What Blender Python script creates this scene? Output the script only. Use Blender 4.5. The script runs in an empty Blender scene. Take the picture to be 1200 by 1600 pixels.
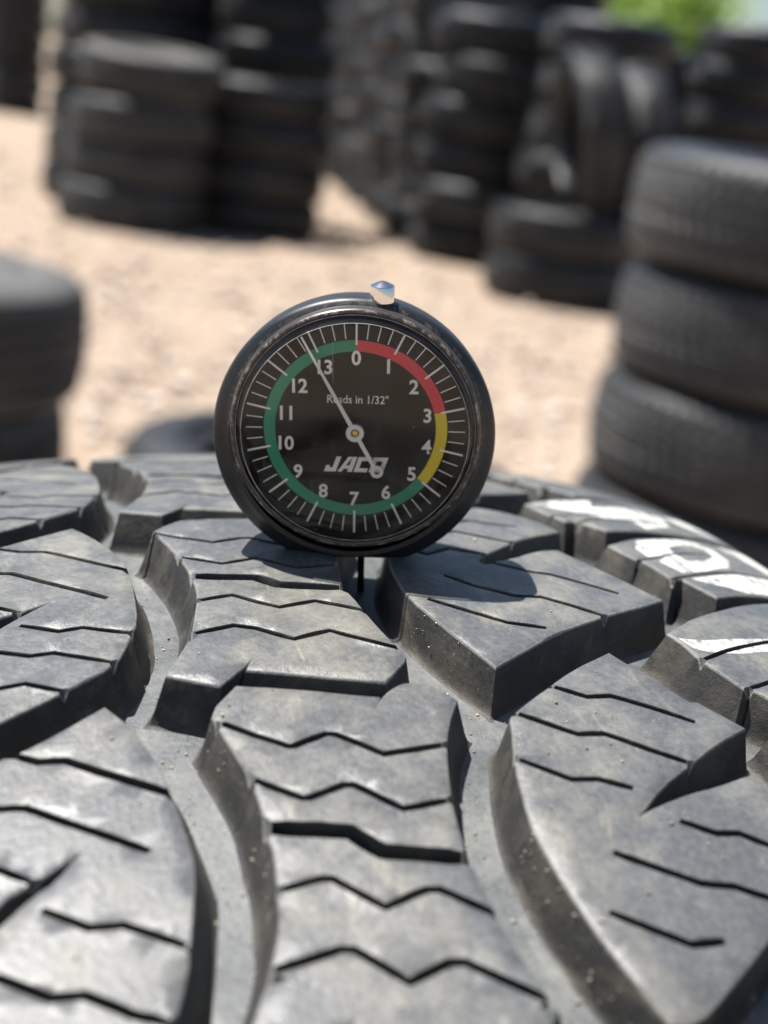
import bpy, bmesh, math, random
from mathutils import Vector, Matrix
from mathutils.geometry import delaunay_2d_cdt
R_ = math.radians
scene = bpy.context.scene
COL = scene.collection

# ------------------------------------------------------------------ camera, sky, sun, exposure
CAM_H = 0.87866
CAM_ROT = Matrix(((0.9902680687, -0.1391731010, 0.0),
                  (0.0371923935, 0.2646376306, -0.9636304532),
                  (0.1341114384, 0.9542524679, 0.2672383761)))
cam_data = bpy.data.cameras.new('camera')
cam = bpy.data.objects.new('camera', cam_data)
COL.objects.link(cam)
cam.matrix_world = Matrix.Translation((0, 0, CAM_H)) @ CAM_ROT.to_4x4()
cam_data.sensor_fit = 'AUTO'
cam_data.sensor_width = 36.0
cam_data.lens = 54.0
cam_data.clip_start = 0.01
cam_data.clip_end = 2000
cam_data.dof.use_dof = True
cam_data.dof.focus_distance = 0.248
cam_data.dof.aperture_fstop = 14.0
scene.camera = cam

SUN_DIR = Vector((-0.375431, 0.145954, 0.915286))
world = bpy.data.worlds.new('World')
scene.world = world
world.use_nodes = True
wn = world.node_tree.nodes
sky = wn.new('ShaderNodeTexSky')
sky.sky_type = 'NISHITA'
sky.sun_disc = False
sky.sun_elevation = R_(66.2)
sky.sun_rotation = R_(-68.8)
sky.air_density = 1.0
sky.dust_density = 1.0
wn['Background'].inputs['Strength'].default_value = 0.058
world.node_tree.links.new(sky.outputs[0], wn['Background'].inputs['Color'])
sd = bpy.data.lights.new('sun', 'SUN')
sd.energy = 5.0
sd.angle = R_(0.53)
sd.color = (1.0, 0.97, 0.925)
sun = bpy.data.objects.new('sun', sd)
COL.objects.link(sun)
sun.location = (-3, 1, 6)
sun.rotation_euler = SUN_DIR.to_track_quat('Z', 'Y').to_euler()
vs = scene.view_settings
vs.view_transform = 'Standard'
vs.look = 'None'
vs.exposure = 1.0
vs.gamma = 1.0
vs.use_curve_mapping = False

# ------------------------------------------------------------------ helpers
def tag(o, label=None, cat=None, group=None, kind=None):
    if label: o['label'] = label
    if cat: o['category'] = cat
    if group: o['group'] = group
    if kind: o['kind'] = kind
    return o

def link(name, mesh, parent=None, mats=()):
    o = bpy.data.objects.new(name, mesh)
    COL.objects.link(o)
    if parent is not None: o.parent = parent
    for m in mats:
        if m.name not in [x.name for x in mesh.materials if x]: mesh.materials.append(m)
    return o

def empty(name, mat):
    o = bpy.data.objects.new(name, None)
    COL.objects.link(o)
    o.empty_display_size = 0.02
    o.matrix_world = mat
    return o

def pymesh(name, verts, faces, smooth=None):
    me = bpy.data.meshes.new(name)
    me.from_pydata(verts, [], faces)
    me.update()
    if smooth is not None:
        me.polygons.foreach_set('use_smooth', [True] * len(me.polygons))
        if smooth < 180:
            me.set_sharp_from_angle(angle=R_(smooth))
    return me

def lathe(name, prof, n, axis='Z', smooth=40, closed=False):
    vs_, fs = [], []
    for r, z in prof:
        for k in range(n):
            t = 2 * math.pi * k / n
            if axis == 'Z': vs_.append((r * math.cos(t), r * math.sin(t), z))
            else: vs_.append((z, r * math.sin(t), r * math.cos(t)))
    m = len(prof)
    for i in range(m - 1 if not closed else m):
        a, b = i * n, ((i + 1) % m) * n
        for k in range(n):
            k2 = (k + 1) % n
            fs.append((a + k, a + k2, b + k2, b + k))
    me = pymesh(name, vs_, fs, smooth)
    bm = bmesh.new(); bm.from_mesh(me)
    bmesh.ops.remove_doubles(bm, verts=bm.verts, dist=1e-7)
    bmesh.ops.recalc_face_normals(bm, faces=bm.faces)
    bm.to_mesh(me); bm.free()
    return me

# ------------------------------------------------------------------ materials
def mat(name):
    m = bpy.data.materials.new(name)
    m.use_nodes = True
    nt = m.node_tree
    return m, nt, nt.nodes['Principled BSDF']

def N(nt, t, **kw):
    n = nt.nodes.new(t)
    for k, v in kw.items():
        if k.startswith('i_'):
            key = k[2:]
            n.inputs[int(key) if key.isdigit() else key].default_value = v
        else: setattr(n, k, v)
    return n

def ramp(nt, fac, stops):
    r = nt.nodes.new('ShaderNodeValToRGB')
    cr = r.color_ramp
    while len(cr.elements) < len(stops): cr.elements.new(0.5)
    for e, (p, c) in zip(cr.elements, stops):
        e.position = p
        e.color = c if len(c) == 4 else (*c, 1)
    nt.links.new(fac, r.inputs[0])
    return r

def mixc(nt, fac, a, b):
    x = nt.nodes.new('ShaderNodeMix'); x.data_type = 'RGBA'
    if isinstance(fac, (int, float)): x.inputs[0].default_value = fac
    else: nt.links.new(fac, x.inputs[0])
    for i, v in ((6, a), (7, b)):
        if isinstance(v, tuple): x.inputs[i].default_value = v if len(v) == 4 else (*v, 1)
        else: nt.links.new(v, x.inputs[i])
    return x.outputs[2]

def math_(nt, op, a, b=None):
    x = nt.nodes.new('ShaderNodeMath'); x.operation = op
    for i, v in ((0, a), (1, b)):
        if v is None: continue
        if isinstance(v, (int, float)): x.inputs[i].default_value = v
        else: nt.links.new(v, x.inputs[i])
    return x.outputs[0]

def coords(nt, rand=True):
    tc = N(nt, 'ShaderNodeTexCoord')
    if not rand: return tc.outputs['Object']
    oi = N(nt, 'ShaderNodeObjectInfo')
    ml = N(nt, 'ShaderNodeVectorMath', operation='ADD')
    sc = math_(nt, 'MULTIPLY', oi.outputs['Random'], 37.0)
    nt.links.new(tc.outputs['Object'], ml.inputs[0])
    nt.links.new(sc, ml.inputs[1])
    return ml.outputs[0]

def noise(nt, co, scale, detail=4, rough=0.55, dist=0.0):
    n = N(nt, 'ShaderNodeTexNoise')
    n.inputs['Scale'].default_value = scale
    n.inputs['Detail'].default_value = detail
    n.inputs['Roughness'].default_value = rough
    n.inputs['Distortion'].default_value = dist
    nt.links.new(co, n.inputs['Vector'])
    return n.outputs[0]

def bump(nt, bsdf, hs, strength=0.3, dist=0.001):
    b = N(nt, 'ShaderNodeBump')
    b.inputs['Strength'].default_value = strength
    b.inputs['Distance'].default_value = dist
    nt.links.new(hs, b.inputs['Height'])
    nt.links.new(b.outputs[0], bsdf.inputs['Normal'])

def rubber_tread(name, base, dust, dust_amt, rough):
    """worn tread rubber, metre scale of a few centimetres"""
    m, nt, b = mat(name)
    co = coords(nt)
    big = noise(nt, co, 38, 5, 0.6, 0.6)
    mid = noise(nt, co, 150, 5, 0.65, 0.3)
    fine = noise(nt, co, 900, 3, 0.6)
    c1 = ramp(nt, big, [(0.30, tuple(x * 0.78 for x in base)), (0.72, tuple(x * 1.22 for x in base))])
    f = ramp(nt, math_(nt, 'ADD', math_(nt, 'MULTIPLY', big, 0.55), math_(nt, 'MULTIPLY', mid, 0.45)),
             [(0.46, (0, 0, 0)), (0.68, (dust_amt,) * 3)])
    col = mixc(nt, f.outputs[0], c1.outputs[0], dust)
    # pale wiped smears and dry scuffs with ragged shapes
    mp = N(nt, 'ShaderNodeMapping'); mp.inputs['Rotation'].default_value = (0.2, 0.1, 0.5); mp.inputs['Scale'].default_value = (1.0, 0.38, 1.0)
    nt.links.new(co, mp.inputs['Vector'])
    smear = ramp(nt, noise(nt, mp.outputs[0], 95, 7, 0.72, 0.9), [(0.56, (0, 0, 0)), (0.70, (0.5,) * 3)])
    col = mixc(nt, smear.outputs[0], col, tuple(min(1.0, x * 1.25) for x in dust))
    dk = ramp(nt, noise(nt, co, 60, 6, 0.7, 0.6), [(0.34, (0.4,) * 3), (0.52, (0, 0, 0))])
    col = mixc(nt, dk.outputs[0], col, tuple(x * 0.5 for x in base))
    fg = ramp(nt, fine, [(0.34, tuple(x * 0.55 for x in base)), (0.66, tuple(x * 1.7 for x in base))])
    col = mixc(nt, 0.32, col, fg.outputs[0])
    # thin scratches in two directions
    for rz, sc_, amt in ((0.35, 700, 0.5), (-0.9, 520, 0.4)):
        mq = N(nt, 'ShaderNodeMapping'); mq.inputs['Rotation'].default_value = (0, 0, rz); mq.inputs['Scale'].default_value = (1.0, 0.05, 1.0)
        nt.links.new(co, mq.inputs['Vector'])
        sc2 = ramp(nt, noise(nt, mq.outputs[0], sc_, 2, 0.5), [(0.70, (0, 0, 0)), (0.74, (amt,) * 3)])
        sg = ramp(nt, big, [(0.48, (0, 0, 0)), (0.62, (1, 1, 1))])
        col = mixc(nt, math_(nt, 'MULTIPLY', sc2.outputs[0], sg.outputs[0]), col, dust)
    # pale specks
    vor = N(nt, 'ShaderNodeTexVoronoi'); vor.inputs['Scale'].default_value = 210
    nt.links.new(co, vor.inputs['Vector'])
    spk = ramp(nt, vor.outputs['Distance'], [(0.06, (1, 1, 1)), (0.16, (0, 0, 0))])
    gate = ramp(nt, mid, [(0.56, (0, 0, 0)), (0.66, (0.55,) * 3)])
    col = mixc(nt, math_(nt, 'MULTIPLY', spk.outputs[0], gate.outputs[0]), col, (0.34, 0.31, 0.26))
    nt.links.new(col, b.inputs['Base Color'])
    rr = ramp(nt, mid, [(0.3, (rough - 0.08,) * 3), (0.7, (rough + 0.12,) * 3)])
    nt.links.new(rr.outputs[0], b.inputs['Roughness'])
    b.inputs['Specular IOR Level'].default_value = 0.5
    grain_ = noise(nt, co, 3200, 2, 0.6)
    h = math_(nt, 'ADD', math_(nt, 'MULTIPLY', mid, 0.35), math_(nt, 'ADD', math_(nt, 'MULTIPLY', fine, 0.45), math_(nt, 'MULTIPLY', grain_, 0.22)))
    bump(nt, b, h, 0.5, 0.0006)
    return m

M_TREAD = rubber_tread('tread_rubber', (0.088, 0.0905, 0.093), (0.28, 0.26, 0.20), 0.7, 0.41)
M_WALL = rubber_tread('groove_wall_rubber', (0.026, 0.0255, 0.024), (0.18, 0.158, 0.115), 0.62, 0.62)  # kept darker than the tread rubber: groove shade deepened in the base colour
M_EDGE = rubber_tread('scuffed_edge_rubber', (0.15, 0.148, 0.14), (0.32, 0.30, 0.25), 0.7, 0.55)
M_FLOOR = rubber_tread('groove_floor_rubber', (0.082, 0.088, 0.092), (0.23, 0.225, 0.195), 0.8, 0.52)

def make_paint():
    m, nt, b = mat('white_marker_paint')
    co = coords(nt)
    n1 = noise(nt, co, 230, 6, 0.75, 1.0)
    mp = N(nt, 'ShaderNodeMapping'); mp.inputs['Rotation'].default_value = (0, 0, 0.9); mp.inputs['Scale'].default_value = (1.0, 0.12, 1.0)
    nt.links.new(co, mp.inputs['Vector'])
    n2 = noise(nt, mp.outputs[0], 620, 4, 0.65)
    f = ramp(nt, math_(nt, 'ADD', math_(nt, 'MULTIPLY', n1, 0.55), math_(nt, 'MULTIPLY', n2, 0.45)), [(0.41, (0.0, 0.0, 0.0)), (0.50, (1, 1, 1))])
    col = mixc(nt, f.outputs[0], (0.13, 0.13, 0.125), (0.48, 0.485, 0.45))
    nt.links.new(col, b.inputs['Base Color'])
    b.inputs['Roughness'].default_value = 0.7
    bump(nt, b, n1, 0.3, 0.0005)
    return m
M_PAINT = make_paint()

def simple(name, col, rough=0.5, metal=0.0, var=0.0, scale=300, bmp=0.0, spec=0.5):
    m, nt, b = mat(name)
    b.inputs['Roughness'].default_value = rough
    b.inputs['Metallic'].default_value = metal
    b.inputs['Specular IOR Level'].default_value = spec
    if var:
        co = coords(nt, False)
        n1 = noise(nt, co, scale, 5, 0.65)
        r = ramp(nt, n1, [(0.3, tuple(c * (1 - var) for c in col)), (0.7, tuple(min(1, c * (1 + var)) for c in col))])
        nt.links.new(r.outputs[0], b.inputs['Base Color'])
        if bmp: bump(nt, b, n1, bmp, 0.0004)
    else:
        b.inputs['Base Color'].default_value = (*col, 1)
    return m

# ------------------------------------------------------------------ ground
def make_ground():
    m, nt, b = mat('dry_gravel_dirt')
    co = coords(nt, False)
    big = noise(nt, co, 0.7, 4, 0.55)
    mid = noise(nt, co, 5, 6, 0.65, 0.4)
    fine = noise(nt, co, 42, 4, 0.7)
    c = ramp(nt, big, [(0.3, (0.29, 0.21, 0.145)), (0.7, (0.40, 0.315, 0.235))])
    c2 = ramp(nt, mid, [(0.35, (0.17, 0.125, 0.095)), (0.5, (0.34, 0.262, 0.195)), (0.68, (0.48, 0.40, 0.325))])
    c3 = ramp(nt, fine, [(0.34, (0.12, 0.09, 0.07)), (0.52, (0.37, 0.287, 0.22)), (0.70, (0.58, 0.50, 0.43))])
    col = mixc(nt, 0.5, c.outputs[0], c2.outputs[0])
    col = mixc(nt, 0.45, col, c3.outputs[0])
    nt.links.new(col, b.inputs['Base Color'])
    b.inputs['Roughness'].default_value = 0.95
    b.inputs['Specular IOR Level'].default_value = 0.1
    bump(nt, b, math_(nt, 'ADD', mid, math_(nt, 'MULTIPLY', fine, 0.6)), 0.6, 0.03)
    vs_, fs = [], []
    # one sheet: fine near, coarse to the horizon
    xs = [-900, -300, -100, -40] + [-20 + i for i in range(41)] + [40, 100, 300, 900]
    ys = [-900, -300, -100, -40] + [-20 + i for i in range(61)] + [60, 100, 300, 900]
    rnd = random.Random(4)
    for y in ys:
        for x in xs:
            z = 0.0
            if abs(x) < 19 and -19 < y < 39: z = rnd.uniform(-0.018, 0.0)
            vs_.append((x, y, z))
    w = len(xs)
    for j in range(len(ys) - 1):
        for i in range(w - 1):
            fs.append((j * w + i, j * w + i + 1, (j + 1) * w + i + 1, (j + 1) * w + i))
    me = pymesh('ground', vs_, fs, 180)
    tag(link('ground', me, None, [m]), 'dry pinkish beige gravel and dirt of the tyre yard', 'ground', kind='structure')
make_ground()

def make_gravel():
    m, nt, b = mat('gravel_stone')
    geo = N(nt, 'ShaderNodeNewGeometry')
    r = ramp(nt, geo.outputs['Random Per Island'], [(0.0, (0.20, 0.16, 0.13)), (0.45, (0.42, 0.34, 0.28)), (1.0, (0.62, 0.55, 0.48))])
    nt.links.new(r.outputs[0], b.inputs['Base Color'])
    b.inputs['Roughness'].default_value = 0.9
    rnd = random.Random(11)
    t = bmesh.new(); bmesh.ops.create_icosphere(t, subdivisions=1, radius=1)
    bv = [v.co.copy() for v in t.verts]; bf = [[v.index for v in f.verts] for f in t.faces]; t.free()
    vs_, fs = [], []
    for k in range(8000):
        y = 1.6 + 11 * rnd.random() ** 1.7
        x = rnd.uniform(-0.55, 0.45) * y
        s = rnd.choice((0.005, 0.007, 0.009, 0.012, 0.016, 0.022)) * rnd.uniform(0.7, 1.4)
        o = len(vs_)
        sx, sy, sz = s * rnd.uniform(0.7, 1.3), s * rnd.uniform(0.7, 1.3), s * rnd.uniform(0.45, 0.8)
        for c in bv:
            j = rnd.uniform(0.8, 1.2)
            vs_.append((x + c.x * sx * j, y + c.y * sy * j, c.z * sz * j + sz * 0.2))
        fs += [[i + o for i in f] for f in bf]
    me = pymesh('gravel', vs_, fs)
    tag(link('gravel', me, None, [m]), 'loose gravel stones scattered over the dirt yard', 'gravel', kind='stuff')
make_gravel()

# ------------------------------------------------------------------ foreground tyre
TR = 0.395568            # tread radius
U0 = -17.1               # tread centre line, mm
T_ROT = Matrix(((0.9524249073, -0.2958397548, -0.0732504975),
                (0.2913444821, 0.9543290749, -0.0661393198),
                (0.0894717197, 0.0416516073, 0.9951180608)))
T_CEN = Vector((0.0247718771, 0.2853613649, CAM_H - 0.4742054191))   # axis point at u = 0
DEPTH = 8.2

def crown(u):
    d = abs(u - U0)
    s = max(0.0, d - 85.0)
    return -d * d / 2 * 0.00177744 - 0.004 * s * s - 0.02 * max(0.0, d - 107.0) ** 2

def to3(u, v, h):
    """tread sheet (mm) -> tyre frame (m): x = axle, y = forward, z = up at v = 0"""
    r = TR + (crown(u) + h) / 1000.0
    t = v / (TR * 1000.0)
    return Vector((u / 1000.0, r * math.sin(t), r * math.cos(t)))

def inpoly(p, poly):
    x, y = p; c = False; j = len(poly) - 1
    for i in range(len(poly)):
        xi, yi = poly[i]; xj, yj = poly[j]
        if (yi > y) != (yj > y) and x < (xj - xi) * (y - yi) / (yj - yi) + xi: c = not c
        j = i
    return c

def seglen(a, b): return math.hypot(a[0] - b[0], a[1] - b[1])

def resample(poly, step, closed=True):
    out = []
    n = len(poly)
    for i in range(n if closed else n - 1):
        a, b = poly[i], poly[(i + 1) % n]
        k = max(1, int(math.ceil(seglen(a, b) / step)))
        for j in range(k):
            t = j / k
            out.append((a[0] + (b[0] - a[0]) * t, a[1] + (b[1] - a[1]) * t))
    if not closed: out.append(poly[-1])
    return out

def chaikin(poly, keep=55):
    """round the gentle bends of an outline, keep its sharp corners"""
    out = []
    n = len(poly)
    for i in range(n):
        a, b, c = poly[i - 1], poly[i], poly[(i + 1) % n]
        a1 = math.atan2(b[1] - a[1], b[0] - a[0]); a2 = math.atan2(c[1] - b[1], c[0] - b[0])
        d = abs((a2 - a1 + math.pi) % (2 * math.pi) - math.pi)
        if d > R_(keep): out.append(b)
        else:
            out.append((b[0] + (a[0] - b[0]) * 0.25, b[1] + (a[1] - b[1]) * 0.25))
            out.append((b[0] + (c[0] - b[0]) * 0.25, b[1] + (c[1] - b[1]) * 0.25))
    return out

def dist_to_poly(p, poly):
    best = 1e9
    for i in range(len(poly)):
        a, b = poly[i - 1], poly[i]
        dx, dy = b[0] - a[0], b[1] - a[1]
        L = dx * dx + dy * dy
        t = 0 if L == 0 else max(0, min(1, ((p[0] - a[0]) * dx + (p[1] - a[1]) * dy) / L))
        best = min(best, math.hypot(p[0] - a[0] - dx * t, p[1] - a[1] - dy * t))
    return best

def buffer(line, w, rnd):
    """polyline -> closed strip of width w with slightly ragged sides"""
    line = resample(line, 2.5, False)
    L, Rr = [], []
    n = len(line)
    for i, q in enumerate(line):
        a = line[max(0, i - 1)]; b = line[min(n - 1, i + 1)]
        dx, dy = b[0] - a[0], b[1] - a[1]
        d = math.hypot(dx, dy) or 1
        nx, ny = -dy / d, dx / d
        e = 0.8 if i in (0, n - 1) else 1.0
        L.append((q[0] + nx * w / 2 * e * rnd.uniform(0.9, 1.1), q[1] + ny * w / 2 * e * rnd.uniform(0.9, 1.1)))
        Rr.append((q[0] - nx * w / 2 * e * rnd.uniform(0.9, 1.1), q[1] - ny * w / 2 * e * rnd.uniform(0.9, 1.1)))
    return L + Rr[::-1]

def block_mesh(name, outline, sipes, paints=(), paint_mat=None, side_draft=(3.0, 3.0), end_draft=1.2, depth=DEPTH, outer=None, seed=1):
    """one tread block: top skin with sipes cut through, rounded rim, drafted walls, fillet to the groove floor"""
    rnd = random.Random(seed)
    outline = resample(chaikin(outline), 2.6)
    strips, notches, extra = [], [], []
    for s in sipes:
        line, w = s
        line = list(line)
        for end in (0, -1):
            a = line[1] if end == 0 else line[-2]; b = line[end]
            d = seglen(a, b) or 1
            dx, dy = (b[0] - a[0]) / d, (b[1] - a[1]) / d
            reach = dist_to_poly(b, outline) < 1.8 or not inpoly(b, outline)
            if not reach: continue
            # march along the sipe to where it meets the block edge
            t = 0.0
            q = a
            while t < d + 4.0 and inpoly((a[0] + dx * t, a[1] + dy * t), outline): t += 0.05
            X = (a[0] + dx * t, a[1] + dy * t)
            lip = 0.45
            line[end] = (X[0] - dx * lip, X[1] - dy * lip)
            notches.append((X, w))
            px, py = -dy, dx
            extra += [X, (X[0] + px * w * 0.75, X[1] + py * w * 0.75), (X[0] - px * w * 0.75, X[1] - py * w * 0.75)]
        strips.append(buffer(line, w, rnd))
    verts, edges = [], []
    def add(poly):
        o = len(verts); k = len(poly)
        verts.extend(Vector(q) for q in poly)
        edges.extend((o + i, o + (i + 1) % k) for i in range(k))
    ol2 = []
    for i in range(len(outline)):
        a, b = outline[i], outline[(i + 1) % len(outline)]
        ol2.append(a)
        L = seglen(a, b) or 1
        ins = []
        for q in extra:
            t = ((q[0] - a[0]) * (b[0] - a[0]) + (q[1] - a[1]) * (b[1] - a[1])) / (L * L)
            if 0.02 < t < 0.98:
                pq = (a[0] + (b[0] - a[0]) * t, a[1] + (b[1] - a[1]) * t)
                if seglen(pq, q) < 0.5: ins.append((t, pq))
        ol2 += [pq for t, pq in sorted(ins)]
    outline = ol2
    add(outline)
    for s in strips: add(s)
    pp = [[resample(q, 2.5) for q in pr] for pr in paints]
    for pr in pp:
        for q in pr: add(q)
    us = [q[0] for q in outline]; vv = [q[1] for q in outline]
    x = min(us)
    while x < max(us):
        y = min(vv)
        while y < max(vv):
            q = (x + rnd.uniform(-.8, .8), y + rnd.uniform(-.8, .8))
            if inpoly(q, outline) and dist_to_poly(q, outline) > 0.9: verts.append(Vector(q))
            y += 3.2
        x += 3.2
    ov, oe, of, _, _, _ = delaunay_2d_cdt(verts, edges, [], 0, 1e-4)
    faces, mats = [], []
    for f in of:
        cx = sum(ov[i][0] for i in f) / len(f); cy = sum(ov[i][1] for i in f) / len(f)
        if not inpoly((cx, cy), outline): continue
        if any(inpoly((cx, cy), s) for s in strips): continue
        a, b, c = (ov[i] for i in f[:3])
        ar = (b[0] - a[0]) * (c[1] - a[1]) - (b[1] - a[1]) * (c[0] - a[0])
        if abs(ar) < 1e-6: continue
        f = list(f) if ar > 0 else list(f)[::-1]
        m_ = 0
        for pr in pp:
            if inpoly((cx, cy), pr[0]) and not any(inpoly((cx, cy), h) for h in pr[1:]): m_ = 1
        faces.append(f); mats.append(m_)
    cnt = {}
    for f in faces:
        for i in range(len(f)):
            e = (f[i], f[(i + 1) % len(f)])
            cnt[e] = 1
    bnd = [e for e in cnt if (e[1], e[0]) not in cnt]
    nrm = {}
    sip = {}
    for a, b in bnd:
        dx, dy = ov[b][0] - ov[a][0], ov[b][1] - ov[a][1]
        d = math.hypot(dx, dy) or 1
        n_ = (dy / d, -dx / d)
        mid = ((ov[a][0] + ov[b][0]) / 2 + n_[0] * 0.05, (ov[a][1] + ov[b][1]) / 2 + n_[1] * 0.05)
        is_s = inpoly(mid, outline)
        for q in (a, b):
            nrm.setdefault(q, []).append((n_, is_s))
    used = sorted({i for f in faces for i in f})
    idx = {q: k for k, q in enumerate(used)}
    V3 = []
    hh = {}
    for q in used:
        h = 0.10 * math.sin(ov[q][0] * 0.31 + seed) * math.sin(ov[q][1] * 0.23 + seed * 2) + rnd.uniform(-0.02, 0.02)
        for X, w in notches:
            if seglen(ov[q], X) < 0.55 * w + 0.12 and q in nrm and not any(s_ for _, s_ in nrm[q]): h -= 1.1 + 0.35 * w
        V3.append(to3(ov[q][0], ov[q][1], h))
        hh[q] = h
    F3 = [[idx[i] for i in f] for f in faces]
    FM = list(mats)
    rings = {}
    for q, lst in nrm.items():
        outl = [n_ for n_, s in lst if not s]
        use = outl if outl else [n_ for n_, s in lst]
        nx = sum(n_[0] for n_ in use); ny = sum(n_[1] for n_ in use)
        L = math.hypot(nx, ny)
        if L < 1e-3: nx, ny, L = use[0][0], use[0][1], 1.0
        nx, ny = nx / L, ny / L
        mit = 1.0 / max(0.55, use[0][0] * nx + use[0][1] * ny)
        nx *= mit; ny *= mit
        u, v = ov[q]
        ids = []
        if outl:
            k = abs(nx) / (abs(nx) + abs(ny) + 1e-6)
            dr = (side_draft[0] if nx < 0 else side_draft[1]) * k ** 1.2 + end_draft * (1 - k ** 1.2)
            D = depth
            if outer is not None and abs(u - outer) < 1.5:
                D, dr = 24.0, 5.0
            steps = ((0.14, 0.10 - min(0.0, hh[q])), (0.30, 0.42 - min(0.0, hh[q])), (0.30 + dr * 0.75, D * 0.75), (0.30 + dr * 1.0, D * 0.92), (0.75 + dr * 1.05, D * 0.985), (1.7 + dr * 1.1, D + 0.4))
        else:
            steps = ((0.05, 0.05), (0.12, 0.2), (0.16, 3.0), (0.18, 5.0), (0.2, 7.0), (0.2, depth + .3))
        for off, dp in steps:
            ids.append(len(V3))
            V3.append(to3(u + nx * off, v + ny * off, -dp))
        rings[q] = ids
    sipev = {q for q, l_ in nrm.items() if any(s_ for _, s_ in l_)}
    for a, b in bnd:
        prev_a, prev_b = idx[a], idx[b]
        for k in range(6):
            na, nb = rings[a][k], rings[b][k]
            F3.append([prev_b, prev_a, na, nb])
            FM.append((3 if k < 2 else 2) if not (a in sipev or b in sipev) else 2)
            prev_a, prev_b = na, nb
    me = bpy.data.meshes.new(name)
    me.from_pydata(V3, [], F3)
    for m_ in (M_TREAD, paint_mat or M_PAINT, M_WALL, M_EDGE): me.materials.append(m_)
    me.polygons.foreach_set('material_index', FM)
    me.polygons.foreach_set('use_smooth', [True] * len(F3))
    me.update()
    me.set_sharp_from_angle(angle=R_(48))
    return me

def shift(poly, dv): return [(u, v + dv) for u, v in poly]
def rot180(poly): return [(2 * U0 - u, -18.3 - v) for u, v in poly]

# outlines on the unrolled tread, millimetres (u across, v round the tyre)
C1 = [(-5.84, -45.04), (-25.73, -39.48), (-24.4, -36.24), (-30.52, -43.14), (-37.63, -39.31), (-33.56, -30.74), (-32.22, -27.42),
      (-29.93, -16.88), (-29.16, -11.46), (-29.42, -4.05), (-30.22, 2.99), (-32.17, 13.45), (-33.52, 16.68), (-30.91, 20.06), (-26.47, 24.23),
      (-7.9, 20.9), (-9.1, 17.9), (-7.0, 21.2), (-4.4, 23.6), (-2.5, 24.4), (-0.4, 23.7), (2.1, 21.8), (3.6, 19.4), (0.3, 12.8),
      (-1.3, 8.0), (-2.7, 2.6), (-3.9, -3.0), (-4.6, -8.0), (-5.32, -13.97), (-4.61, -16.58), (-3.37, -26.18), (-2.08, -32.33),
      (-1.23, -35.46), (-0.79, -38.46), (-3.54, -41.92)]
C1S = [([(-33.11, 16.22), (-29.15, 12.91), (-23.59, 9.22), (-18.28, 11.3), (-16.2, 11.1), (-10.5, 6.0), (-1.3, 7.6)], 1.25),
       ([(-30.44, 3.02), (-23.6, -1.09), (-17.39, 0.61), (-11.27, -4.47), (-4.92, -3.4)], 1.25),
       ([(-29.47, -6.02), (-18.93, -8.0), (-15.93, -11.3), (-5.75, -13.42)], 2.9),
       ([(-29.59, -15.95), (-24.05, -14.75), (-20.64, -17.66), (-17.16, -19.97), (-10.93, -18.14), (-4.22, -22.21)], 1.3),
       ([(-32.22, -27.42), (-25.61, -25.58), (-22.27, -26.89), (-16.99, -31.31), (-10.85, -28.94), (-1.28, -35.25)], 1.35)]
C2 = [(-28.08, -43.85), (-32.74, -49.92), (-32.01, -54.16), (-30.71, -60.19), (-29.64, -65.42), (-29.28, -68.43), (-29.11, -73.84), (-29.27, -76.64),
      (-28.9, -80.59), (-29.69, -86.82), (-30.28, -92.66), (-32.79, -99.52), (-37.6, -109.9), (-30.5, -113.7), (-24.4, -106.9), (-25.7, -110.1), (-5.8, -115.7),
      (-3.5, -112.6), (-0.8, -109.1), (-1.44, -107.7), (-3.24, -98.98), (-4.04, -94.32), (-4.28, -87.27), (-4.88, -84.36), (-4.57, -81.21), (-4.45, -78.05),
      (-3.81, -73.01), (-2.66, -67.41), (-1.31, -62.03), (0.26, -57.25), (3.6, -50.56), (2.08, -48.23), (-0.39, -46.32), (-2.51, -45.64), (-4.4, -46.4),
      (-6.99, -48.81), (-9.08, -52.16), (-7.84, -49.08)]
C2S = [([(-32.93, -53.08), (-31.4, -53.16), (-27.42, -56.51), (-23.43, -59.45), (-22.73, -59.54), (-17.52, -57.32), (-16.2, -57.62), (-10.53, -62.98), (-1.24, -61.44)], 1.35),
       ([(-29.73, -65.95), (-23.68, -70.78), (-22.76, -70.91), (-17.58, -68.78), (-16.2, -68.94), (-10.71, -74.4), (-3.92, -73.39)], 1.4),
       ([(-29.29, -75.79), (-18.78, -78.06), (-15.46, -82.03), (-4.97, -84.35)], 3.0),
       ([(-29.98, -87.1), (-24.33, -85.74), (-22.75, -85.96), (-17.23, -91.41), (-11.42, -89.25), (-9.8, -89.44), (-3.94, -94.02)], 1.35),
       ([(-32.57, -99.09), (-24.09, -97.13), (-22.58, -97.35), (-17.15, -103.01), (-11.6, -100.72), (-9.75, -100.95), (-1.39, -107.52)], 1.4)]
L1 = [(-47.37, 22.41), (-42.81, 12.18), (-40.14, 2.7), (-39.87, -3.28), (-39.84, -11.4), (-40.39, -21.62), (-42.29, -27.75), (-44.88, -34.81), (-52.74, -40.85),
      (-61.88, -46.66), (-68.2, -51.0), (-72.0, -45.0), (-77.6, -42.0), (-82.0, -33.0), (-71.6, -29.5), (-64.5, -23.5), (-61.19, -19.76), (-58.17, -16.46),
      (-52.97, -11.75), (-58.58, -14.22), (-61.08, -15.21), (-66.0, -18.5), (-70.5, -21.0), (-75.6, -22.0), (-79.0, -14.0), (-87.0, -2.0), (-79.5, 3.5), (-71.0, 8.5),
      (-60.34, 15.55), (-52.77, 19.33)]
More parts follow.
